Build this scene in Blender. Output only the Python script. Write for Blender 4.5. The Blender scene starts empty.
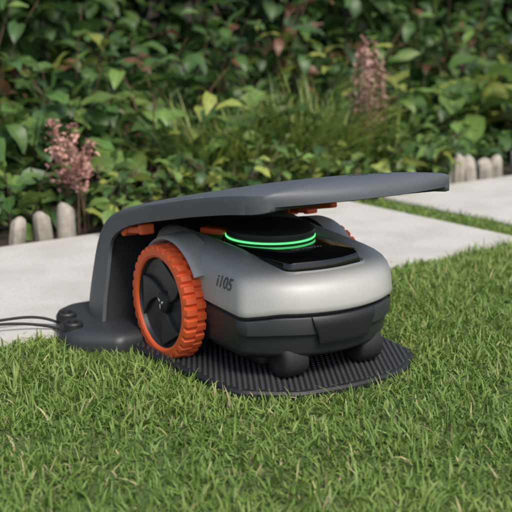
import bpy, math, random
import numpy as np
from mathutils import Vector, Matrix
from mathutils.bvhtree import BVHTree
rng=np.random.default_rng(7); random.seed(7)
scene=bpy.context.scene
scene.view_settings.view_transform='Standard'
scene.view_settings.look='None'
scene.view_settings.exposure=0

# ------------------------------------------------------------ helpers
def link(ob,parent=None):
    scene.collection.objects.link(ob)
    if parent is not None: ob.parent=parent
    return ob
def empty(name,loc=(0,0,0),rotz=0):
    e=bpy.data.objects.new(name,None); e.location=loc; e.rotation_euler=(0,0,rotz); e.empty_display_size=.1
    return link(e)
def mesh_obj(name,verts,faces,mat=None,parent=None,smooth=True,angle=35,mats=None,fmat=None):
    me=bpy.data.meshes.new(name); me.from_pydata([tuple(v) for v in verts],[],faces)
    for m in (mats or [mat]): me.materials.append(m)
    if fmat is not None: me.polygons.foreach_set('material_index',fmat)
    me.polygons.foreach_set('use_smooth',[smooth]*len(me.polygons))
    me.update()
    if smooth:
        try: me.set_sharp_from_angle(angle=math.radians(angle))
        except Exception: pass
    return link(bpy.data.objects.new(name,me),parent)
def bevel(ob,w=.003,seg=3):
    m=ob.modifiers.new('bevel','BEVEL'); m.width=w; m.segments=seg; m.limit_method='ANGLE'; m.angle_limit=math.radians(30)
def sstep(a,b,x):
    t=min(max((x-a)/(b-a),0),1); return t*t*(3-2*t)
def rounded(corners,n=8):
    out=[]; N=len(corners)
    for i in range(N):
        p=Vector(corners[i][:2]); a=Vector(corners[i-1][:2]); b=Vector(corners[(i+1)%N][:2]); r=corners[i][2]
        da=(a-p); db=(b-p); la=da.length; lb=db.length; da.normalize(); db.normalize()
        ang=da.angle(db); d=min(r/math.tan(ang/2),la*.49,lb*.49)
        p0=p+da*d; p2=p+db*d
        for k in range(n):
            t=k/(n-1)
            w=math.sin(ang/2); b0=(1-t)**2; b1=2*t*(1-t)*w; b2=t*t
            q=(p0*b0+p*b1+p2*b2)/(b0+b1+b2); out.append((q.x,q.y))
    return out
def loft(rings,cap0=True,cap1=True):
    n=len(rings[0]); V=[v for r in rings for v in r]; F=[]
    for i in range(len(rings)-1):
        for j in range(n):
            k=(j+1)%n; F.append((i*n+j,i*n+k,(i+1)*n+k,(i+1)*n+j))
    def cap(i,flip):
        c=Vector((0,0,0))
        for v in rings[i]: c+=Vector(v)
        V.append(tuple(c/n)); ci=len(V)-1
        for j in range(n):
            k=(j+1)%n
            F.append((ci,i*n+j,i*n+k) if not flip else (ci,i*n+k,i*n+j))
    if cap0: cap(0,True)
    if cap1: cap(len(rings)-1,False)
    return V,F
def tube_mesh(paths,rad,sides=5):
    V=[];F=[]
    for P,R in zip(paths,rad):
        o=len(V); n=len(P)
        for i,p in enumerate(P):
            p=Vector(p); t=(Vector(P[min(i+1,n-1)])-Vector(P[max(i-1,0)])).normalized()
            a=t.orthogonal().normalized(); b=t.cross(a)
            r=R[i] if hasattr(R,'__len__') else R
            for k in range(sides):
                th=2*math.pi*k/sides; V.append(tuple(p+(a*math.cos(th)+b*math.sin(th))*r))
        for i in range(n-1):
            for k in range(sides):
                q=(k+1)%sides; F.append((o+i*sides+k,o+i*sides+q,o+(i+1)*sides+q,o+(i+1)*sides+k))
        F.append(tuple(o+k for k in range(sides))[::-1]); F.append(tuple(o+(n-1)*sides+k for k in range(sides)))
    return V,F

# ------------------------------------------------------------ materials
def new_mat(name):
    m=bpy.data.materials.new(name); m.use_nodes=True; nt=m.node_tree
    return m,nt,nt.nodes['Principled BSDF']
def plastic(name,col,rough=.45,metal=0,bump=0,bscale=900,coat=0,var=.06):
    m,nt,b=new_mat(name)
    tc=nt.nodes.new('ShaderNodeTexCoord')
    n=nt.nodes.new('ShaderNodeTexNoise'); n.inputs['Scale'].default_value=9; n.inputs['Detail'].default_value=6
    nt.links.new(tc.outputs['Object'],n.inputs['Vector'])
    r=nt.nodes.new('ShaderNodeMapRange'); r.inputs['To Min'].default_value=rough-var; r.inputs['To Max'].default_value=rough+var
    nt.links.new(n.outputs['Fac'],r.inputs['Value']); nt.links.new(r.outputs['Result'],b.inputs['Roughness'])
    mx=nt.nodes.new('ShaderNodeMix'); mx.data_type='RGBA'
    mx.inputs[6].default_value=(*[c*.92 for c in col],1); mx.inputs[7].default_value=(*[min(1,c*1.08+.002) for c in col],1)
    nt.links.new(n.outputs['Fac'],mx.inputs[0]); nt.links.new(mx.outputs[2],b.inputs['Base Color'])
    b.inputs['Metallic'].default_value=metal; b.inputs['Coat Weight'].default_value=coat
    if bump:
        n2=nt.nodes.new('ShaderNodeTexNoise'); n2.inputs['Scale'].default_value=bscale
        nt.links.new(tc.outputs['Object'],n2.inputs['Vector'])
        bp=nt.nodes.new('ShaderNodeBump'); bp.inputs['Strength'].default_value=bump; bp.inputs['Distance'].default_value=.0006
        nt.links.new(n2.outputs['Fac'],bp.inputs['Height']); nt.links.new(bp.outputs['Normal'],b.inputs['Normal'])
    return m
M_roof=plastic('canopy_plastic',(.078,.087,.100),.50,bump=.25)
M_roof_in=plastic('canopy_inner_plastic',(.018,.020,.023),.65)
M_dark=plastic('dark_plastic',(.026,.029,.033),.45,bump=.3)
M_dark2=plastic('darker_plastic',(.012,.013,.015),.5)
M_mat=plastic('mat_plastic',(.034,.036,.040),.6,bump=.4,bscale=400)
M_silver=plastic('silver_paint',(.445,.44,.43),.5,metal=.1,bump=.15,bscale=1500)
M_gloss=plastic('gloss_black',(.006,.006,.007),.10,coat=.5,var=.03)
M_orange=plastic('orange_rubber',(.80,.12,.03),.55,bump=.3)
M_rub=plastic('black_rubber',(.014,.014,.014),.75)
M_white=plastic('white_print',(.75,.75,.75),.5)
M_grey=plastic('grey_print',(.10,.105,.11),.5)
M_hub=plastic('hub_plastic',(.022,.025,.029),.4)
M_green,nt,b=new_mat('green_led'); b.inputs['Base Color'].default_value=(.05,.6,.15,1)
b.inputs['Emission Color'].default_value=(.14,1,.28,1); b.inputs['Emission Strength'].default_value=1.2

def leaf_material(name,trans=.3,rough=.45,vein=True):
    m,nt,b=new_mat(name)
    a=nt.nodes.new('ShaderNodeAttribute'); a.attribute_name='Col'
    uv=nt.nodes.new('ShaderNodeAttribute'); uv.attribute_name='LUV'
    col=a.outputs['Color']
    n=nt.nodes.new('ShaderNodeTexNoise'); n.inputs['Scale'].default_value=60; n.inputs['Detail'].default_value=1.5
    tc=nt.nodes.new('ShaderNodeTexCoord'); nt.links.new(tc.outputs['Object'],n.inputs['Vector'])
    mr=nt.nodes.new('ShaderNodeMapRange'); mr.inputs['To Min'].default_value=.7; mr.inputs['To Max'].default_value=1.3
    nt.links.new(n.outputs['Fac'],mr.inputs['Value'])
    mul=nt.nodes.new('ShaderNodeVectorMath'); mul.operation='SCALE'
    nt.links.new(col,mul.inputs[0]); nt.links.new(mr.outputs['Result'],mul.inputs['Scale']); col=mul.outputs[0]
    if vein:
        sp=nt.nodes.new('ShaderNodeSeparateXYZ'); nt.links.new(uv.outputs['Vector'],sp.inputs[0])
        ab=nt.nodes.new('ShaderNodeMath'); ab.operation='ABSOLUTE'; nt.links.new(sp.outputs['Y'],ab.inputs[0])
        m1=nt.nodes.new('ShaderNodeMapRange'); m1.inputs['From Min'].default_value=.03; m1.inputs['From Max'].default_value=.10
        m1.inputs['To Min'].default_value=1; m1.inputs['To Max'].default_value=0; nt.links.new(ab.outputs[0],m1.inputs['Value'])
        ml=nt.nodes.new('ShaderNodeMath'); ml.operation='MULTIPLY_ADD'; ml.inputs[1].default_value=-.35
        nt.links.new(ab.outputs[0],ml.inputs[0]); nt.links.new(sp.outputs['X'],ml.inputs[2])
        sc=nt.nodes.new('ShaderNodeMath'); sc.operation='MULTIPLY'; sc.inputs[1].default_value=50; nt.links.new(ml.outputs[0],sc.inputs[0])
        sn=nt.nodes.new('ShaderNodeMath'); sn.operation='SINE'; nt.links.new(sc.outputs[0],sn.inputs[0])
        m2=nt.nodes.new('ShaderNodeMapRange'); m2.inputs['From Min'].default_value=.85; m2.inputs['From Max'].default_value=1
        m2.inputs['To Max'].default_value=.35; nt.links.new(sn.outputs[0],m2.inputs['Value'])
        mxx=nt.nodes.new('ShaderNodeMath'); mxx.operation='MAXIMUM'; nt.links.new(m1.outputs[0],mxx.inputs[0]); nt.links.new(m2.outputs[0],mxx.inputs[1])
        s2=nt.nodes.new('ShaderNodeVectorMath'); s2.operation='MULTIPLY_ADD'; s2.inputs[1].default_value=(1.3,1.3,1.2); s2.inputs[2].default_value=(.03,.04,.015)
        nt.links.new(col,s2.inputs[0])
        mx=nt.nodes.new('ShaderNodeMix'); mx.data_type='RGBA'
        nt.links.new(mxx.outputs[0],mx.inputs[0]); nt.links.new(col,mx.inputs[6]); nt.links.new(s2.outputs[0],mx.inputs[7]); col=mx.outputs[2]
    nt.links.new(col,b.inputs['Base Color']); b.inputs['Roughness'].default_value=rough
    tr=nt.nodes.new('ShaderNodeBsdfTranslucent'); nt.links.new(col,tr.inputs['Color'])
    ms=nt.nodes.new('ShaderNodeMixShader'); ms.inputs[0].default_value=trans
    out=nt.nodes['Material Output']
    nt.links.new(b.outputs[0],ms.inputs[1]); nt.links.new(tr.outputs[0],ms.inputs[2]); nt.links.new(ms.outputs[0],out.inputs['Surface'])
    return m
M_leaf=leaf_material('leaf'); M_blade=leaf_material('grass_blade',.35,.55,False)

def ground_mat(name,c1,c2,c3,scale,bump=.5,dist=.01,rough=.9,speck=0):
    m,nt,b=new_mat(name)
    tc=nt.nodes.new('ShaderNodeTexCoord')
    n=nt.nodes.new('ShaderNodeTexNoise'); n.inputs['Scale'].default_value=scale; n.inputs['Detail'].default_value=10; n.inputs['Roughness'].default_value=.65
    nt.links.new(tc.outputs['Object'],n.inputs['Vector'])
    n2=nt.nodes.new('ShaderNodeTexNoise'); n2.inputs['Scale'].default_value=min(scale*.08+.8,7); n2.inputs['Detail'].default_value=6
    nt.links.new(tc.outputs['Object'],n2.inputs['Vector'])
    r=nt.nodes.new('ShaderNodeValToRGB'); r.color_ramp.elements[0].position=.35; r.color_ramp.elements[1].position=.65
    r.color_ramp.elements[0].color=(*c1,1); r.color_ramp.elements[1].color=(*c2,1)
    nt.links.new(n.outputs['Fac'],r.inputs['Fac'])
    r2=nt.nodes.new('ShaderNodeMapRange'); r2.inputs['From Min'].default_value=.4; r2.inputs['From Max'].default_value=.7; r2.inputs['To Max'].default_value=.7
    nt.links.new(n2.outputs['Fac'],r2.inputs['Value'])
    mx=nt.nodes.new('ShaderNodeMix'); mx.data_type='RGBA'; mx.inputs[7].default_value=(*c3,1)
    nt.links.new(r2.outputs['Result'],mx.inputs[0]); nt.links.new(r.outputs['Color'],mx.inputs[6]); col=mx.outputs[2]
    if speck:
        vo=nt.nodes.new('ShaderNodeTexVoronoi'); vo.inputs['Scale'].default_value=speck; nt.links.new(tc.outputs['Object'],vo.inputs['Vector'])
        mr=nt.nodes.new('ShaderNodeMapRange'); mr.inputs['From Min'].default_value=.05; mr.inputs['From Max'].default_value=.22; mr.inputs['To Min'].default_value=.55; mr.inputs['To Max'].default_value=0
        nt.links.new(vo.outputs['Distance'],mr.inputs['Value'])
        m3=nt.nodes.new('ShaderNodeMix'); m3.data_type='RGBA'; m3.inputs[7].default_value=(.16,.145,.125,1)
        nt.links.new(mr.outputs['Result'],m3.inputs[0]); nt.links.new(col,m3.inputs[6]); col=m3.outputs[2]
    nt.links.new(col,b.inputs['Base Color'])
    b.inputs['Roughness'].default_value=rough
    bp=nt.nodes.new('ShaderNodeBump'); bp.inputs['Strength'].default_value=bump; bp.inputs['Distance'].default_value=dist
    nt.links.new(n.outputs['Fac'],bp.inputs['Height']); nt.links.new(bp.outputs['Normal'],b.inputs['Normal'])
    return m
M_ground=ground_mat('lawn_ground',(.045,.085,.018),(.085,.135,.030),(.07,.075,.03),60)
M_soil=ground_mat('soil',(.02,.014,.010),(.06,.042,.03),(.035,.03,.02),45,.9,.02)
M_conc=ground_mat('concrete',(.43,.415,.39),(.51,.495,.465),(.36,.345,.315),150,.35,.0015,.85,90)
M_log=ground_mat('weathered_wood',(.25,.22,.185),(.46,.42,.365),(.33,.30,.255),30,.8,.006,.85)

# ------------------------------------------------------------ strips (blades / leaves)
def strips(base,az,pitch,curl,roll,length,width,prof,ncol=2,nseg=3,fold=0.,wave=0.):
    N=len(az); K=nseg+1
    dh=np.stack([np.cos(az),np.sin(az),np.zeros(N)],1); z=np.array([0,0,1.])
    side0=np.stack([-np.sin(az),np.cos(az),np.zeros(N)],1)
    pos=base.copy(); P=np.zeros((N,K,ncol,3))
    for k in range(K):
        pk=pitch-curl*(k/nseg)
        t=dh*np.cos(pk)[:,None]+z*np.sin(pk)[:,None]
        nrm=-dh*np.sin(pk)[:,None]+z*np.cos(pk)[:,None]
        s=side0*np.cos(roll)[:,None]+nrm*np.sin(roll)[:,None]
        n2=-side0*np.sin(roll)[:,None]+nrm*np.cos(roll)[:,None]
        for c in range(ncol):
            v=-1+2*c/(ncol-1); w=width*prof[k]
            wv=wave*np.sin(k*2.1+az*7)*width*v if wave else 0
            P[:,k,c]=pos+s*(v*w)[:,None]+n2*((fold*abs(v)*w)+wv)[:,None]
        pos=pos+t*(length/nseg)[:,None]
    V=P.reshape(-1,3)
    idx=np.arange(N)[:,None]*(K*ncol); q=[]
    for k in range(nseg):
        for c in range(ncol-1):
            a=k*ncol+c; q.append([a,a+1,a+1+ncol,a+ncol])
    F=(idx[:,:,None]+np.array(q)[None]).reshape(-1,4)
    uv=np.zeros((N,K,ncol,3)); uv[...,0]=(np.arange(K)/nseg)[None,:,None]; uv[...,1]=(-1+2*np.arange(ncol)/(ncol-1))[None,None,:]
    return V,F,uv.reshape(-1,3),K*ncol
def quad_mesh(name,V,F,col,uv,mat,parent=None):
    me=bpy.data.meshes.new(name); nv=len(V); nf=len(F)
    me.vertices.add(nv); me.vertices.foreach_set('co',V.astype(np.float32).ravel())
    me.loops.add(nf*4); me.loops.foreach_set('vertex_index',F.astype(np.int32).ravel())
    me.polygons.add(nf); me.polygons.foreach_set('loop_start',np.arange(nf,dtype=np.int32)*4)
    try: me.polygons.foreach_set('loop_total',np.full(nf,4,dtype=np.int32))
    except Exception: pass
    me.polygons.foreach_set('use_smooth',np.ones(nf,dtype=bool))
    me.materials.append(mat); me.update(calc_edges=True)
    a=me.attributes.new('Col','FLOAT_COLOR','POINT'); c4=np.ones((nv,4),np.float32); c4[:,:3]=col; a.data.foreach_set('color',c4.ravel())
    a=me.attributes.new('LUV','FLOAT_VECTOR','POINT'); a.data.foreach_set('vector',uv.astype(np.float32).ravel())
    return link(bpy.data.objects.new(name,me),parent)

# ------------------------------------------------------------ placement frames
PH=math.radians(33); O=Vector((.010,2.0,0))
H=Vector((math.sin(PH),-math.cos(PH),0)); L=Vector((math.cos(PH),math.sin(PH),0))
ROTZ=math.atan2(H.y,H.x)
def path_pt(s,t): return (.312+.8*s-.6*t, 2.58+.6*s+.8*t)
def path_st(x,y):
    dx=x-.312; dy=y-2.58; return dx*.8+dy*.6, -dx*.6+dy*.8

# ------------------------------------------------------------ ground, path, bed
def sheet(name,pts,z,mat):
    return mesh_obj(name,[(x,y,z) for x,y in pts],[tuple(range(len(pts)))],mat,smooth=False)
sheet('ground',[(-200,-200),(200,-200),(200,200),(-200,200)],0,M_ground)
sheet('garden_bed_soil',[path_pt(-9,.79),path_pt(9,.79),path_pt(9,6),path_pt(-9,6)],.004,M_soil)
path=empty('concrete_path')
for i,(s0,s1) in enumerate([(-4.3,-2.05),(-1.9,.52),(.66,2.9),(3.05,5.3)]):
    c=[path_pt(s0,0),path_pt(s1,0),path_pt(s1,.75),path_pt(s0,.75)]
    ol=rounded([(*q,.02) for q in c],5)
    rings=[[(x,y,-.03) for x,y in ol],[(x,y,.010) for x,y in ol]]
    cx=sum(q[0] for q in c)/4; cy=sum(q[1] for q in c)/4
    ins=[]
    for x,y in ol:
        d=Vector((cx-x,cy-y)); d.normalize(); ins.append((x+d.x*.006,y+d.y*.006,.016))
    rings.append(ins)
    V,F=loft(rings,False,False); n=len(ol); F.append(tuple(2*n+k for k in range(n)))
    mesh_obj('slab_%d'%(i+1),V,F,M_conc,path,True,25)

edging=empty('log_edging')
V=[];F=[]
def post(s):
    t=.815+random.uniform(-.014,.014); x,y=path_pt(s,t); r=random.uniform(.020,.028); h=random.uniform(.068,.102)
    o=len(V); n=14; tx,ty=random.uniform(-.14,.14),random.uniform(-.14,.14)
    prof=[(-.03,1),(0,1.03),(h*.5,1),(h*.80,.95),(h*.92,.80),(h,.45)]
    sx=[1+.09*math.sin(a*3+s*5)+random.uniform(-.05,.05) for a in range(n)]
    for z,q in prof:
        for a in range(n):
            th=2*math.pi*a/n; V.append((x+math.cos(th)*r*q*sx[a]+tx*z,y+math.sin(th)*r*q*sx[a]+ty*z,z+.006*(z>h*.9)*math.cos(th+s*9)))
    for i in range(len(prof)-1):
        for a in range(n): F.append((o+i*n+a,o+i*n+(a+1)%n,o+(i+1)*n+(a+1)%n,o+(i+1)*n+a))
    F.append(tuple(o+(len(prof)-1)*n+a for a in range(n)))
s=-3.2
while s<-.42: post(s); s+=random.uniform(.062,.11)
s=1.06
while s<4.6: post(s); s+=random.uniform(.062,.115)
mesh_obj('posts',V,F,M_log,edging,True,50)

# ------------------------------------------------------------ lawn
half=[(.30,.0,.5),(.285,.11,.06),(.22,.195,.06),(-.10,.225,.05),(-.2,.225,.01)]
corners=[(a,-b,r) for a,b,r in reversed(half[1:])]+[half[0]]+half[1:]
plate_ol=rounded(corners,7)
foot_ol=rounded([(-.375,-.26,.05),(-.18,-.335,.06),(-.10,-.25,.03),(-.10,.25,.03),(-.18,.335,.06),(-.375,.26,.05)],8)
def in_poly(a,b,poly,grow):
    cx=sum(p[0] for p in poly)/len(poly); c=np.zeros(len(a),bool); j=len(poly)-1
    P=[(cx+(p[0]-cx)*(1+grow/.25),p[1]*(1+grow/.2)) for p in poly]
    for i in range(len(P)):
        xi,yi=P[i];xj,yj=P[j]
        if abs(yj-yi)>1e-9:
            c^=((yi>b)!=(yj>b))&(a<(xj-xi)*(b-yi)/(yj-yi)+xi)
        j=i
    return c
def in_base(x,y,m=0.):
    dx=x-O.x; dy=y-O.y; a=dx*H.x+dy*H.y; b=dx*L.x+dy*L.y
    return in_poly(a,b,plate_ol,m)|in_poly(a,b,foot_ol,m)
def grass_pts(n,x0,x1,y0,y1):
    x,y=rng.uniform(x0,x1,n),rng.uniform(y0,y1,n); s,t=path_st(x,y)
    edge=.004+.010*np.sin(s*23)+.006*np.sin(s*61+1)+rng.normal(0,.004,n)
    joint=((s>.515)&(s<.665))|((s>-2.055)&(s<-1.895))|((s>2.895)&(s<3.055))
    ok=((t<edge)|(joint&(t<.79)))&~in_base(x,y,0)
    return x[ok],y[ok]
parts=[grass_pts(170000,-.95,1.35,1.12,3.4),grass_pts(45000,-2.6,3.2,-.4,4.6),grass_pts(28000,.2,1.3,2.6,3.7)]
x=np.concatenate([p[0] for p in parts]); y=np.concatenate([p[1] for p in parts]); N=len(x)
clump=.5+.5*np.sin(x*17+np.sin(y*13)*1.7)*np.sin(y*19+np.sin(x*11)*2)
big=.5+.5*np.sin(x*5.3+1.2*np.sin(y*3.1)+.7)*np.sin(y*6.1+1.5*np.sin(x*4.3))
keep=rng.random(N)>(.20*(1-clump)*(1-big)*2); x=x[keep];y=y[keep];clump=clump[keep];big=big[keep];N=len(x)
az=rng.uniform(0,2*np.pi,N); L0=rng.gamma(8,.0029,N)*(.75+.45*clump); L0=np.clip(L0,.009,.050)
s_,t_=path_st(x,y); L0=np.where(t_>0.02,L0*.8,L0)
near=in_base(x,y,.025); L0=np.where(near,L0*.75,L0)
pit=np.radians(rng.normal(58,20,N)); curl=rng.uniform(.1,1.6,N)
V,F,uv,k=strips(np.stack([x,y,np.full(N,-.002)],1),az,pit,curl,rng.uniform(-.6,.6,N),L0,rng.uniform(.0010,.0022,N),[1,.95,.7,.08],2,3)
c1=np.array([.090,.195,.030]); c2=np.array([.265,.365,.085]); c3=np.array([.45,.41,.20])
f=np.clip(rng.beta(2,2.3,N)*.75+clump*.2+big*.25-.08,0,1)[:,None]; col=c1*(1-f)+c2*f
dead=rng.random(N)<.06; col[dead]=c3*rng.uniform(.5,1.1,(dead.sum(),1))
quad_mesh('lawn_grass',V,F,np.repeat(col,k,0),uv,M_blade)

# ------------------------------------------------------------ plants
LEAFPROF=[.10,.55,.92,1.0,.82,.45,.03]
ROUNDPROF=[.12,.75,1.0,1.0,.9,.6,.08]
def plant(name,cx,cy,H0,nst,spread,lpst,ll,lw,cols,prof=LEAFPROF,droop=(.2,1.2),stemcol=(.08,.07,.035),start=.15,lean=.3,pitch=(-20,45),z0=0.):
    e=empty(name,(cx,cy,z0)); B=[];A=[];T=[];paths=[];rad=[]
    for i in range(nst):
        a=random.uniform(0,6.283); r=spread*math.sqrt(random.random())*.5
        bx,by=math.cos(a)*r,math.sin(a)*r; h=H0*random.uniform(.6,1.05); ln=lean*random.uniform(.3,1.2)*h
        a2=a+random.uniform(-.8,.8); P=[]
        for k in range(7):
            t=k/6; P.append((bx+math.cos(a2)*ln*t*t,by+math.sin(a2)*ln*t*t,h*t*(1-.12*t)))
        paths.append(P); rad.append([.005*(1-.7*k/6) for k in range(7)])
        ph=random.uniform(0,6.28)
        for j in range(lpst):
            t=start+(1-start)*(j+random.random()*.7)/lpst; t=min(t,1); q=t*6; k0=min(int(q),5); fr=q-k0
            p=[P[k0][m]*(1-fr)+P[k0+1][m]*fr for m in range(3)]
            B.append(p); A.append(ph+j*2.4+random.uniform(-.5,.5)); T.append(t)
    B=np.array(B);A=np.array(A);T=np.array(T);n=len(A)
    sc=rng.uniform(.55,1.2,n)*(1.1-.35*T)
    B=B+np.stack([np.cos(A),np.sin(A),np.full(n,.3)],1)*(ll*.25*sc)[:,None]
    V,F,uv,k=strips(B,A,np.radians(rng.uniform(pitch[0],pitch[1],n)),rng.uniform(droop[0],droop[1],n),rng.normal(0,.35,n),ll*sc,lw*sc*.5,prof,3,6,.28,.16)
    ci=rng.integers(0,len(cols),n); col=np.array(cols)[ci]*rng.uniform(.65,1.3,(n,1))
    quad_mesh('leaves',V,F,np.repeat(col,k,0),uv,M_leaf,e)
    sv,sf=tube_mesh(paths,rad,5)
    m=plastic('stem',stemcol,.7); mesh_obj('stems',sv,sf,m,e)
    return e,paths
G1=(.050,.112,.030);G2=(.075,.150,.034);G3=(.125,.21,.048);G4=(.032,.072,.026);Yg=(.24,.28,.06);Rb=(.16,.075,.045);Br=(.22,.13,.06)
def bed(s,t): return path_pt(s,t)
def blades_plant(name,cx,cy,n,h,cols,spread=.12,w=.006,z0=0.):
    e=empty(name,(cx,cy,z0)); a=rng.uniform(0,6.283,n); r=spread*np.sqrt(rng.random(n))
    base=np.stack([np.cos(a)*r,np.sin(a)*r,np.zeros(n)],1)
    V,F,uv,k=strips(base,a+rng.normal(0,.6,n),np.radians(rng.uniform(62,88,n)),rng.uniform(.2,1.6,n),rng.uniform(-.5,.5,n),rng.uniform(.6,1.1,n)*h,rng.uniform(.5,1,n)*w,[.7,1,1,.9,.7,.4,.03],2,6)
    col=np.array(cols)[rng.integers(0,len(cols),n)]*rng.uniform(.7,1.3,(n,1))
    quad_mesh('blades',V,F,np.repeat(col,k,0),uv,M_leaf,e); return e
def flower_spikes(name,cx,cy,n,h,col,spread=.1,fr=.012,flen=.14):
    e=empty(name,(cx,cy,0)); paths=[];rad=[];B=[]
    for i in range(n):
        a=random.uniform(0,6.28);r=spread*random.random(); x0,y0=math.cos(a)*r,math.sin(a)*r; hh=h*random.uniform(.75,1.05)
        lx,ly=random.uniform(-.06,.06),random.uniform(-.06,.06)
        P=[(x0+lx*t*t,y0+ly*t*t,hh*t) for t in [0,.25,.5,.75,1]]; paths.append(P); rad.append([.0035,.003,.003,.0025,.0015])
        for j in range(80):
            u=random.random(); z=hh-flen*u; B.append((x0+lx*(z/hh)**2+random.gauss(0,fr*(.4+u)),y0+ly*(z/hh)**2+random.gauss(0,fr*(.4+u)),z))
    B=np.array(B); m=len(B)
    V,F,uv,k=strips(B,rng.uniform(0,6.28,m),rng.uniform(-.6,1.2,m),rng.uniform(0,1.5,m),rng.normal(0,.6,m),rng.uniform(.010,.020,m),rng.uniform(.003,.006,m),[.4,1,.9,.2],3,3,.3)
    c=np.array(col)*rng.uniform(.6,1.35,(m,1)); quad_mesh('florets',V,F,np.repeat(c,k,0),uv,M_leaf,e)
    sv,sf=tube_mesh(paths,rad,5); mesh_obj('stems',sv,sf,plastic('spike_stem',(.12,.07,.04),.7),e); return e

for s in np.arange(-2.6,4.2,.19):
    over=(-.42<s<1.05)
    tt=random.uniform(.84,.93) if over else random.uniform(.98,1.08); px,py=bed(s+random.uniform(-.05,.05),tt)
    kind=random.random()
    if s<-.42:
        plant('broadleaf_plant',px,py,random.uniform(.16,.26),random.randint(6,8),.2,8,.10,.055,[G1,G2,G3,G3],ROUNDPROF if kind<.4 else LEAFPROF,lean=.45)
    elif over:
        plant('broadleaf_plant',px,py,random.uniform(.16,.30),10,.2,8,.085,.042,[G2,G3,G1,G3,Yg],LEAFPROF,lean=.75,droop=(.5,1.6))
    else:
        plant('broadleaf_plant',px,py,random.uniform(.12,.20),7,.2,6,.11,.065,[G1,G2,G3],ROUNDPROF,lean=.6)
for s in np.arange(-2.8,4.6,.25):
    px,py=bed(s+random.uniform(-.06,.06),random.uniform(1.2,1.4))
    if s<.5:
        if random.random()<.7:
            plant('leafy_shrub',px,py,random.uniform(.38,.6),8,.25,11,.16,.062,random.choice([[G1,G2,G3,G2,Rb],[G2,G3,G3,Yg,G1],[G1,G4,G2,G3,Rb]]),lean=.45,droop=(.6,1.9),stemcol=(.12,.06,.04))
        else:
            plant('broadleaf_plant',px,py,random.uniform(.3,.45),7,.25,9,.15,.09,[G1,G2,G3],ROUNDPROF,lean=.45)
    else:
        plant('leafy_shrub',px,py,random.uniform(.28,.42),8,.25,10,.12,.045,[G1,G2,G3],lean=.4,droop=(.4,1.6))
for s in np.arange(-3.2,5,.32):
    px,py=bed(s+random.uniform(-.08,.08),random.uniform(1.65,1.95))
    plant('leafy_shrub',px,py,random.uniform(.6,.85),9,.3,15,.15,.062,random.choice([[G1,G4,G2,G2],[G2,G3,G1,G1,Rb],[G1,G2,G4,Yg]]),lean=.32,droop=(.5,1.8),stemcol=(.11,.07,.04))
for s,t,h in [(.62,1.12,.38),(.78,1.15,.42),(.45,1.15,.36),(.95,1.1,.32),(.3,1.2,.35),(-1.6,1.1,.3),(2.4,1.15,.35)]:
    px,py=bed(s,t); blades_plant('ornamental_grass',px,py,200,h,[G3,G3,Yg],.13)
px,py=bed(-.38,.88); flower_spikes('flowering_plant',px,py,8,.31,(.56,.31,.27),.06,.013,.11)
px,py=bed(-.62,1.05); flower_spikes('flowering_plant',px,py,4,.40,(.52,.29,.25),.06,.012,.08)
px,py=bed(.96,1.12); flower_spikes('flowering_plant',px,py,12,.50,(.50,.31,.26),.09,.014,.22)
px,py=bed(-.85,1.10); plant('withered_plant',px,py,.48,3,.15,5,.12,.07,[Br,Rb,(.35,.16,.06)],ROUNDPROF,lean=.3,stemcol=(.14,.07,.04))
for s,t in [(1.45,1.3),(1.75,1.25),(2.05,1.4),(2.3,1.25)]:
    px,py=bed(s,t); plant('large_leaf_plant',px,py,.42,7,.25,6,.22,.14,[G2,G3,Yg,G3],ROUNDPROF,lean=.5,droop=(.4,1.3))
n=26000
s=rng.uniform(-5,7.5,n); t=2.35+rng.random(n)**1.6*1.0; z=rng.random(n)**.9*1.5
t+= .25*np.sin(s*2.3)+.15*np.sin(s*5.1+z*4)
bx=.312+.8*s-.6*t; by=2.58+.6*s+.8*t
az=rng.normal(math.atan2(-.8,.6),1.1,n)
V,F,uv,k=strips(np.stack([bx,by,z],1),az,np.radians(rng.uniform(-50,40,n)),rng.uniform(.2,1.2,n),rng.normal(0,.5,n),rng.uniform(.08,.16,n),rng.uniform(.022,.042,n),[.1,.8,1,.7,.03],3,4,.3)
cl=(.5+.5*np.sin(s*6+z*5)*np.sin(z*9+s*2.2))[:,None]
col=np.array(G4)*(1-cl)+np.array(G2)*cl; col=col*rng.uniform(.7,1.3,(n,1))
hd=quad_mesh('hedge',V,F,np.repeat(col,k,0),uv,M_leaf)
paths=[];rad=[]
for i in range(160):
    s_=random.uniform(-5,7.5); t_=random.uniform(2.9,3.7); x0,y0=path_pt(s_,t_); P=[(x0,y0,0)]
    for k_ in range(5):
        q=P[-1]; P.append((q[0]+random.uniform(-.09,.09),q[1]+random.uniform(-.09,.09),q[2]+.3))
    paths.append(P); rad.append([.014,.012,.01,.008,.006,.003])
V,F=tube_mesh(paths,rad,6); mesh_obj('branches',V,F,plastic('bark',(.05,.035,.025),.85),hd)
fe=empty('timber_fence'); V=[];F=[]
s_=-8.
while s_<9:
    w=.14; a=path_pt(s_,4.3); b_=path_pt(s_+w,4.3); c=path_pt(s_+w,4.32); d=path_pt(s_,4.32); o=len(V); hh=1.8
    for z in (0,hh):
        for q in (a,b_,c,d): V.append((q[0],q[1],z))
    F+= [(o,o+1,o+5,o+4),(o+1,o+2,o+6,o+5),(o+2,o+3,o+7,o+6),(o+3,o,o+4,o+7),(o+4,o+5,o+6,o+7)]
    s_+=w+.012
mesh_obj('boards',V,F,plastic('dark_timber',(.045,.04,.032),.8),fe,False)

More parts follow.
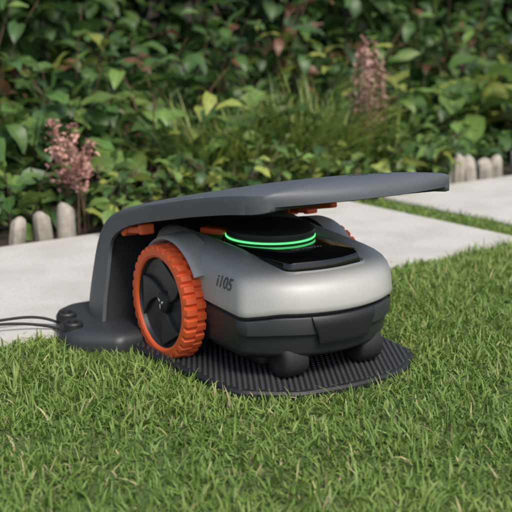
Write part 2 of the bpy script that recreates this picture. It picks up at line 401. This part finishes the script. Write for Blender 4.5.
# ------------------------------------------------------------ CHARGING STATION / CANOPY
garage=empty('mower_garage',O,ROTZ)
ol=plate_ol
def ring(ol,z,sx=1,sy=1,cx=0): return [(cx+(x-cx)*sx,y*sy,z) for x,y in ol]
V,F=loft([ring(ol,-.004),ring(ol,.009),ring(ol,.013,.985,.985)])
mesh_obj('base_plate',V,F,M_dark2,garage,True,30)
V=[];F=[]
small=[(x*.97,y*.96) for x,y in ol]
pa=[];pb=[]; ix=0; xx=-.12
while xx<.30:
    yy=-.22+(.0055 if ix%2 else 0)
    while yy<.22: pa.append(xx); pb.append(yy); yy+=.011
    xx+=.0095; ix+=1
pa=np.array(pa);pb=np.array(pb); ok=in_poly(pa,pb,small,0)
for xx,yy in zip(pa[ok],pb[ok]):
    o=len(V)
    for z,r in ((.012,.0040),(.0155,.0031)):
        for k in range(6): V.append((xx+r*math.cos(k*1.0472),yy+r*math.sin(k*1.0472),z))
    for k in range(6): F.append((o+k,o+(k+1)%6,o+6+(k+1)%6,o+6+k))
    F.append(tuple(o+6+k for k in range(6)))
mesh_obj('studs',V,F,M_mat,garage,False)
ol=foot_ol
V,F=loft([ring(ol,-.004),ring(ol,.016),ring(ol,.026,.97,.985,-.22),ring(ol,.034,.88,.95,-.22),ring(ol,.036,.8,.92,-.22)])
mesh_obj('rear_foot',V,F,M_dark,garage,True,50)
for a,b_ in [(-.20,-.297),(-.268,-.280),(-.20,.297),(-.268,.280)]:
    pr=[(.030,.020),(.042,.019),(.045,.016),(.045,.010),(.038,.009)]
    n=24; rings=[[(a+r*math.cos(6.2832*k/n),b_+r*math.sin(6.2832*k/n),z) for k in range(n)] for z,r in pr]
    V,F=loft(rings); mesh_obj('screw_post',V,F,M_dark2,garage,True,35)
key=[(-.290,.010,.240,.085),(-.293,.07,.232,.082),(-.291,.13,.222,.076),(-.282,.178,.216,.068),(-.261,.216,.213,.057),(-.226,.246,.211,.046),
(-.170,.269,.210,.038),(-.10,.287,.210,.034),(0,.309,.210,.033),(.08,.327,.210,.033),(.16,.343,.210,.033),(.22,.354,.208,.033),(.255,.359,.205,.033)]
def cr(p0,p1,p2,p3,t): return tuple(.5*((2*b)+(-a+c)*t+(2*a-5*b+4*c-d)*t*t+(-a+3*b-3*c+d)*t**3) for a,b,c,d in zip(p0,p1,p2,p3))
prof=[]
for i in range(len(key)-1):
    p0=key[max(i-1,0)];p3=key[min(i+2,len(key)-1)]
    for u in (0,.5): prof.append(cr(p0,key[i],key[i+1],p3,u))
prof.append(key[-1])
def section(w,th):
    S=[(-w,th+.010,0),(-w*1.0,th*.75+.008,0),(-w*.996,th*.45+.006,0),(-w*.985,th*.24+.006,0),(-w*.965,.0125,0)]
    m=18
    for k in range(m+1):
        u=-.93+1.86*k/m; S.append((w*u,.012*abs(u)**2.2,0))
    S+=[(w*.965,.0125,0),(w*.985,th*.24+.006,0),(w*.996,th*.45+.006,0),(w,th*.75+.008,0),(w,th+.010,0)]
    S+=[(w*.97,th+.011,1),(w*.955,th*.9+.004,1)]
    for k in range(7):
        u=.90-1.8*k/6; S.append((w*u,th+.000,1))
    S+=[(-w*.955,th*.9+.004,1),(-w*.97,th+.011,1)]
    return S
stations=[]
for i,(x,z,w,th) in enumerate(prof):
    a=prof[max(i-1,0)]; b=prof[min(i+1,len(prof)-1)]
    T=Vector((b[0]-a[0],0,b[1]-a[1])).normalized(); Nn=Vector((-T.z,0,T.x))
    stations.append([Vector((x,y,z))-Nn*dr for y,dr,_ in section(w,th)])
x0,z0,w0,th0=prof[-1]; flags=[q[2] for q in section(w0,th0)]
for k in range(1,15):
    q=k/14; ang=q*math.pi/2
    adv=math.sin(ang); fall=1-math.cos(ang)
    wk=w0*(1-.13*(1-math.cos(ang))-.02*q)
    row=[]
    for (y,dr,inn) in section(w0,th0):
        v=y/w0; bow=.078-.030*abs(v)**2.2
        topz=z0+.10*bow*adv
        lipdrop=.032*fall**1.6
        if not inn: d=dr-(dr-.036)*fall if dr>.036 else max(dr,lipdrop)
        else: d=dr-(dr-.0345)*fall*.6
        xx=x0+bow*adv*(1 if not inn else .93)
        row.append(Vector((xx,y*(wk/w0),topz-d)))
    stations.append(row)
V,F=loft([[tuple(v) for v in r] for r in stations])
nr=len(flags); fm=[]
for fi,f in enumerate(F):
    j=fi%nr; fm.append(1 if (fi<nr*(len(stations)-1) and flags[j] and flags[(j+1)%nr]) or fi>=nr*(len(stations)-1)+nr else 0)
bvh_shell=BVHTree.FromPolygons([Vector(v) for v in V],F)
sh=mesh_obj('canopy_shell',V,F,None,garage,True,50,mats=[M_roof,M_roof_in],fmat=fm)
def box(name,c,s,mat,parent,bev=.003,rot=(0,0,0),taper=1.):
    V=[(sx*s[0]/2*(taper if sz>0 else 1),sy*s[1]/2*(taper if sz>0 else 1),sz*s[2]/2) for sx in(-1,1) for sy in(-1,1) for sz in(-1,1)]
    F=[(0,1,3,2),(4,6,7,5),(0,4,5,1),(2,3,7,6),(0,2,6,4),(1,5,7,3)]
    o=mesh_obj(name,V,F,mat,parent,True,30); o.location=c; o.rotation_euler=rot
    if bev: bevel(o,bev,3)
    return o
def cyl(name,c,r,l,mat,parent,axis='Y',n=32,bev=.002):
    rings=[]
    for z in(-l/2,l/2):
        rings.append([(r*math.cos(6.28318*k/n),r*math.sin(6.28318*k/n),z) for k in range(n)])
    V,F=loft(rings); o=mesh_obj(name,V,F,mat,parent,True,35); o.location=c
    if axis=='Y': o.rotation_euler=(math.pi/2,0,0)
    if bev: bevel(o,bev,2)
    return o
for sg in(-1,1):
    box('hinge_arm',(-.142,sg*.186,.222),(.070,.022,.014),M_orange,garage,.004,(0,-.15,0))
    cyl('hinge_pin',(-.172,sg*.186,.217),.012,.03,M_orange,garage)
    box('hinge_tip',(-.104,sg*.186,.229),(.016,.028,.02),M_orange,garage,.004,(0,-.15,0))
box('roof_strut',(-.06,.17,.243),(.12,.016,.012),M_orange,garage,.004,(0,-.2,0))
box('rear_latch',(-.236,.03,.246),(.03,.09,.010),M_orange,garage,.003,(0,-.6,0))
box('charging_dock',(-.195,0,.10),(.05,.12,.14),M_dark,garage,.01)
cv=bpy.data.curves.new('power_cable','CURVE'); cv.dimensions='3D'; cv.bevel_depth=.0028; cv.bevel_resolution=3
for pts in ([(-.38,2.05,.018),(-.44,2.055,.03),(-.51,2.02,.034),(-.62,1.99,.03),(-.8,1.97,.03),(-1.3,1.95,.02)],[(-.375,2.07,.018),(-.42,2.09,.035),(-.48,2.055,.036),(-.58,2.025,.028),(-.75,1.94,.03),(-1.3,1.85,.02)]):
    sp=cv.splines.new('NURBS'); sp.points.add(len(pts)-1)
    for p,q in zip(sp.points,pts): p.co=(*q,1)
    sp.use_endpoint_u=True; sp.order_u=4
cv.materials.append(M_rub); link(bpy.data.objects.new('power_cable',cv))

# ------------------------------------------------------------ ROBOTIC MOWER
mower=empty('robotic_lawn_mower',O,ROTZ)
half=[(.270,.0,.6),(.245,.10,.16),(.184,.163,.030),(-.175,.160,.07)]
corners=[(a,-b,r) for a,b,r in reversed(half[1:])]+[half[0]]+half[1:]
ol=rounded(corners,12)
def dip(X,Y,z):
    g=math.exp(-((X-.185)/.05)**2)*sstep(.10,.15,abs(Y))
    return -.009*g*sstep(.19,.14,z)
def hood_ring(z,sx,sy,cx=-.02,up=0):
    R=[]
    for x,y in ol:
        X=cx+(x-cx)*(sx if x>cx else (sx+1)/2*1.0); Y=y*sy
        k=1+.50*sstep(.21,.03,X)*sstep(.06,.13,abs(Y))
        R.append((X,Y,.135+(z-.135)*k+dip(x,y,z)))
    return R
rings=[hood_ring(.137,.975,.96),hood_ring(.135,1.0,1.0),hood_ring(.138,1.006,1.006),hood_ring(.145,1.006,1.006),hood_ring(.160,.996,1.003),hood_ring(.171,.982,.994),hood_ring(.180,.962,.975),
 hood_ring(.187,.930,.945),hood_ring(.192,.885,.90),hood_ring(.196,.83,.83),hood_ring(.199,.76,.74),hood_ring(.202,.62,.62),hood_ring(.204,.5,.5),hood_ring(.205,.25,.25)]
V,F=loft(rings)
hood=mesh_obj('hood',V,F,M_silver,mower,True,60)
bvh_hood=BVHTree.FromPolygons([Vector(v) for v in V],F)
def br(z,sx,sy,dd=0):
    return [(-.02+(x+.02)*sx,y*sy,z+dd*dip(x,y,.135)) for x,y in ol]
V,F=loft([br(.045,.84,.86),br(.056,.93,.93),br(.060,.948,.945),br(.064,.955,.952),br(.092,.975,.97),br(.112,.985,.982,.5),br(.126,.985,.982,1),br(.129,.965,.96,1),br(.1375,.96,.95,.5)])
body=mesh_obj('lower_body',V,F,M_dark,mower,True,28); bvh_body=BVHTree.FromPolygons([Vector(v) for v in V],F)
V,F=loft([br(.096,.990,.990,.5),br(.098,.996,.996,.5),br(.124,1.0,1.0,1),br(.127,.994,.994,1)],True,True)
keep=[f for f in F if all(V[i][0]>.12 for i in f)]
mesh_obj('bumper_band',V,keep,M_dark,mower,True,35)
def patch(name,bvh,grid,direction,off,mat):
    d=Vector(direction).normalized(); n=len(grid); m=len(grid[0]); V=[];F=[]
    for row in grid:
        for o in row:
            h=bvh.ray_cast(Vector(o),d)
            V.append((h[0]-d*off) if h[0] is not None else Vector(o))
    for i in range(n-1):
        for j in range(m-1): F.append((i*m+j,i*m+j+1,(i+1)*m+j+1,(i+1)*m+j))
    ob=mesh_obj(name,V,F,mat,mower,True,40)
    s=ob.modifiers.new('s','SOLIDIFY'); s.thickness=.004; s.offset=0
    bevel(ob,.0012,2); return ob
grid=[[(.5,(-.066+.132*j/16)*(.78+.22*sstep(0,1,i/6)),.080+.048*i/6) for j in range(17)] for i in range(7)]
patch('front_panel',bvh_body,grid,(-1,0,0),.0075,M_dark2)
half=[(.220,.0,.3),(.203,.080,.02),(.10,.092,.1),(-.06,.085,.08)]
corners=[(a,-b,r) for a,b,r in reversed(half[1:])]+[half[0]]+half[1:]
oi=rounded(corners,9)
def ir(z,sx,sy,slope=0): return [(.07+(x-.07)*sx,y*sy,z-slope*max(0,x-.1)) for x,y in oi]
V,F=loft([ir(.175,1,1),ir(.2005,1,1,.03),ir(.208,.99,.985,.0),ir(.214,.965,.955,.0),ir(.2165,.92,.90,.0),ir(.217,.6,.6,.0)])
bvh_ins=BVHTree.FromPolygons([Vector(v) for v in V],F)
mesh_obj('top_insert',V,F,M_gloss,mower,True,50)
V,F=loft([ir(.19,1.045,1.07),ir(.2005,1.045,1.07,.05),ir(.2025,1.03,1.04,.05),ir(.199,1.0,1.0,.05)],False,False)
mesh_obj('insert_lip',V,F,M_silver,mower,True,50)
def disc(name,prof,mat,c=(.03,0),n=64):
    V,F=loft([[(c[0]+r*math.cos(6.28318*k/n),c[1]+r*math.sin(6.28318*k/n),z) for k in range(n)] for r,z in prof]); return mesh_obj(name,V,F,mat,mower,True,40)
disc('antenna_base',[(.084,.200),(.084,.2175),(.081,.220),(.076,.220)],M_dark2)
disc('led_ring',[(.0785,.217),(.0830,.2203),(.0830,.2228),(.079,.2228)],M_green)
disc('antenna_dome',[(.075,.217),(.0810,.2228),(.0822,.227),(.081,.235),(.074,.2405),(.05,.243),(.02,.244)],M_dark)
box('stop_button',(-.045,-.075,.224),(.05,.026,.012),M_orange,mower,.004,(0,0,.5))
def revolve(name,prof,mat,parent,n=180,rfun=None,a0=0,a1=2*math.pi,closed=True,angle=35):
    V=[];F=[];m=len(prof); N=n if closed else n+1
    for i in range(N):
        th=a0+(a1-a0)*i/n
        for r,y in prof:
            rr=r if rfun is None else rfun(r,y,i)
            V.append((rr*math.cos(th),y,rr*math.sin(th)))
    for i in range(n):
        for j in range(m-1):
            a=i*m+j; b=((i+1)%N)*m+j; F.append((a,b,b+1,a+1))
    if not closed:
        F.append(tuple(range(m))); F.append(tuple(n*m+j for j in range(m))[::-1])
    return mesh_obj(name,V,F,mat,parent,True,angle)
for sg in (-1,1):
    w=bpy.data.objects.new('drive_wheel',None); link(w,mower); w.location=(-.036,sg*.176,.105)
    if sg>0: w.rotation_euler=(0,0,math.pi)
    def rf(r,y,i):
        if r<.0985: return r
        k=(i+(6 if y>-.003 else 0))%12        # two staggered rows of tread blocks
        low=.0022 if r<.103 else .0060
        return r if k<7 else (r-low*.5 if k in (7,11) else r-low)
    revolve('tyre',[(.082,-.016),(.084,-.0225),(.088,-.0245),(.0995,-.0245),(.1055,-.0225),(.1065,-.018),(.1065,-.0035),(.1065,-.0025),(.1065,.008),(.1055,.016),(.09,.018)],M_orange,w,32*12,rf,angle=25)
    revolve('rim',[(.0,-.004),(.03,-.006),(.068,-.008),(.080,-.012),(.0835,-.0205),(.0845,-.0205)],M_hub,w,96)
    V=[];F=[]
    for k in range(3):
        a0=k*2.0944+.5; o=len(V); m=9
        for lay in range(2):
            for i in range(m):
                t=i/(m-1); r=.018+.062*t; tw=.55*t; hw=(.34+.24*t)
                for e_ in(-1,1):
                    a=a0+tw+e_*hw*(1-.15*t)
                    V.append((r*math.cos(a),(-.012-.006*t) if lay==0 else -.003,r*math.sin(a)))
        for i in range(m-1):
            q=o+i*2; F.append((q,q+1,q+3,q+2))
            F.append((q,q+2,q+2+2*m,q+2*m)); F.append((q+1,q+1+2*m,q+3+2*m,q+3))
        F.append((o,o+2*m,o+1+2*m,o+1)); q=o+2*(m-1); F.append((q,q+1,q+1+2*m,q+2*m))
    sp=mesh_obj('spokes',V,F,M_dark,w,True,40); bevel(sp,.0015,2)
    revolve('hub_cap',[(0,-.019),(.014,-.019),(.019,-.016),(.020,-.005)],M_dark2,w,48)
    V=[];F=[]
    for k in range(3):
        a=k*2.0944+.3; o=len(V)
        for r,da in((.002,0),(.006,-.55),(.0135,.1),(.006,.35)): V.append((r*math.cos(a+da),-.0196,r*math.sin(a+da)))
        F.append((o,o+1,o+2,o+3))
    mesh_obj('emblem',V,F,M_white,w,False)
    a0,a1=(math.radians(34),math.radians(212)) if sg<0 else (math.radians(-32),math.radians(146))
    revolve('fender',[(.110,.045),(.1105,.018),(.1115,.002),(.115,-.003),(.119,-.001),(.122,.008),(.124,.045)],M_silver,w,64,None,a0,a1,False,50)
    revolve('wheel_housing',[(0,.024),(.108,.024),(.1105,.018)],M_dark2,w,64)
for sg in(-1,1):
    c=bpy.data.objects.new('caster',None); link(c,mower); c.location=(.204,.002+sg*.080,.0465)
    revolve('wheel',[(0,-.024),(.014,-.025),(.024,-.0248),(.0295,-.022),(.032,-.016),(.0325,0),(.032,.016),(.0295,.022),(.024,.0248),(.014,.025),(0,.024)],M_rub,c,48,angle=60)
    box('fork',(-.004,0,.020),(.036,.020,.05),M_dark2,c,.006)
box('cutting_deck',(.05,0,.045),(.26,.24,.03),M_dark2,mower,.01)
def print_text(txt,size,origin,xdir,ydir,ray,mat,bvh,name,shear=0.,off=.0006,parent=None,center=False):
    c=bpy.data.curves.new('t','FONT'); c.body=txt; c.size=size; c.shear=shear; c.offset=size*.012
    if center: c.align_x='CENTER'
    o=bpy.data.objects.new('t',c); scene.collection.objects.link(o); bpy.context.view_layer.update()
    dg=bpy.context.evaluated_depsgraph_get(); me=bpy.data.meshes.new_from_object(o.evaluated_get(dg))
    bpy.data.objects.remove(o)
    X=Vector(xdir).normalized();Y=Vector(ydir).normalized();R=Vector(ray).normalized()
    for v in me.vertices:
        p=Vector(origin)+X*v.co.x+Y*v.co.y; h=bvh.ray_cast(p,R)
        v.co=(h[0]-R*off) if h[0] is not None else p
    me.name=name; me.materials.clear(); me.materials.append(mat); link(bpy.data.objects.new(name,me),parent or mower)
print_text('i105',.029,(.120,-.30,.165),(1,0,0),(0,0,1),(-.1,1,0),M_grey,bvh_hood,'model_number',.2,.0012)
print_text('NAVIMOW',.013,(.150,0,.3),(0,1,0),(-1,0,0),(0,0,-1),M_white,bvh_ins,'lettering',0,.0006,None,True)
print_text('segway',.026,(.262,.04,.5),(0,1,0),(-1,0,0),(0,0,-1),M_dark2,bvh_shell,'lettering',0,.0008,garage,True)

# ------------------------------------------------------------ light, sky, camera
w=bpy.data.worlds.new('World'); scene.world=w; w.use_nodes=True; nt=w.node_tree
sky=nt.nodes.new('ShaderNodeTexSky'); sky.sky_type='NISHITA'; sky.sun_disc=False
el=math.radians(55); azs=math.radians(150)
sky.sun_elevation=el; sky.sun_rotation=azs; sky.air_density=1.2; sky.dust_density=3
bg=nt.nodes['Background']; bg.inputs['Strength'].default_value=.15; nt.links.new(sky.outputs[0],bg.inputs['Color'])
sd=bpy.data.lights.new('sun','SUN'); sd.energy=3.7; sd.angle=math.radians(22); sd.color=(1,.93,.83)
so=bpy.data.objects.new('sun',sd); link(so)
d=Vector((math.sin(azs)*math.cos(el),math.cos(azs)*math.cos(el),math.sin(el)))
so.rotation_euler=d.to_track_quat('Z','Y').to_euler(); so.location=d*20
cam=bpy.data.cameras.new('camera'); cam.lens=77.3; cam.sensor_width=36; cam.clip_start=.05; cam.clip_end=1000
cam.dof.use_dof=True; cam.dof.focus_distance=1.86; cam.dof.aperture_fstop=5.6
co=bpy.data.objects.new('camera',cam); co.location=(0,0,.64); co.rotation_euler=(math.radians(90-13.1),0,0); link(co); scene.camera=co
print('blades',N)
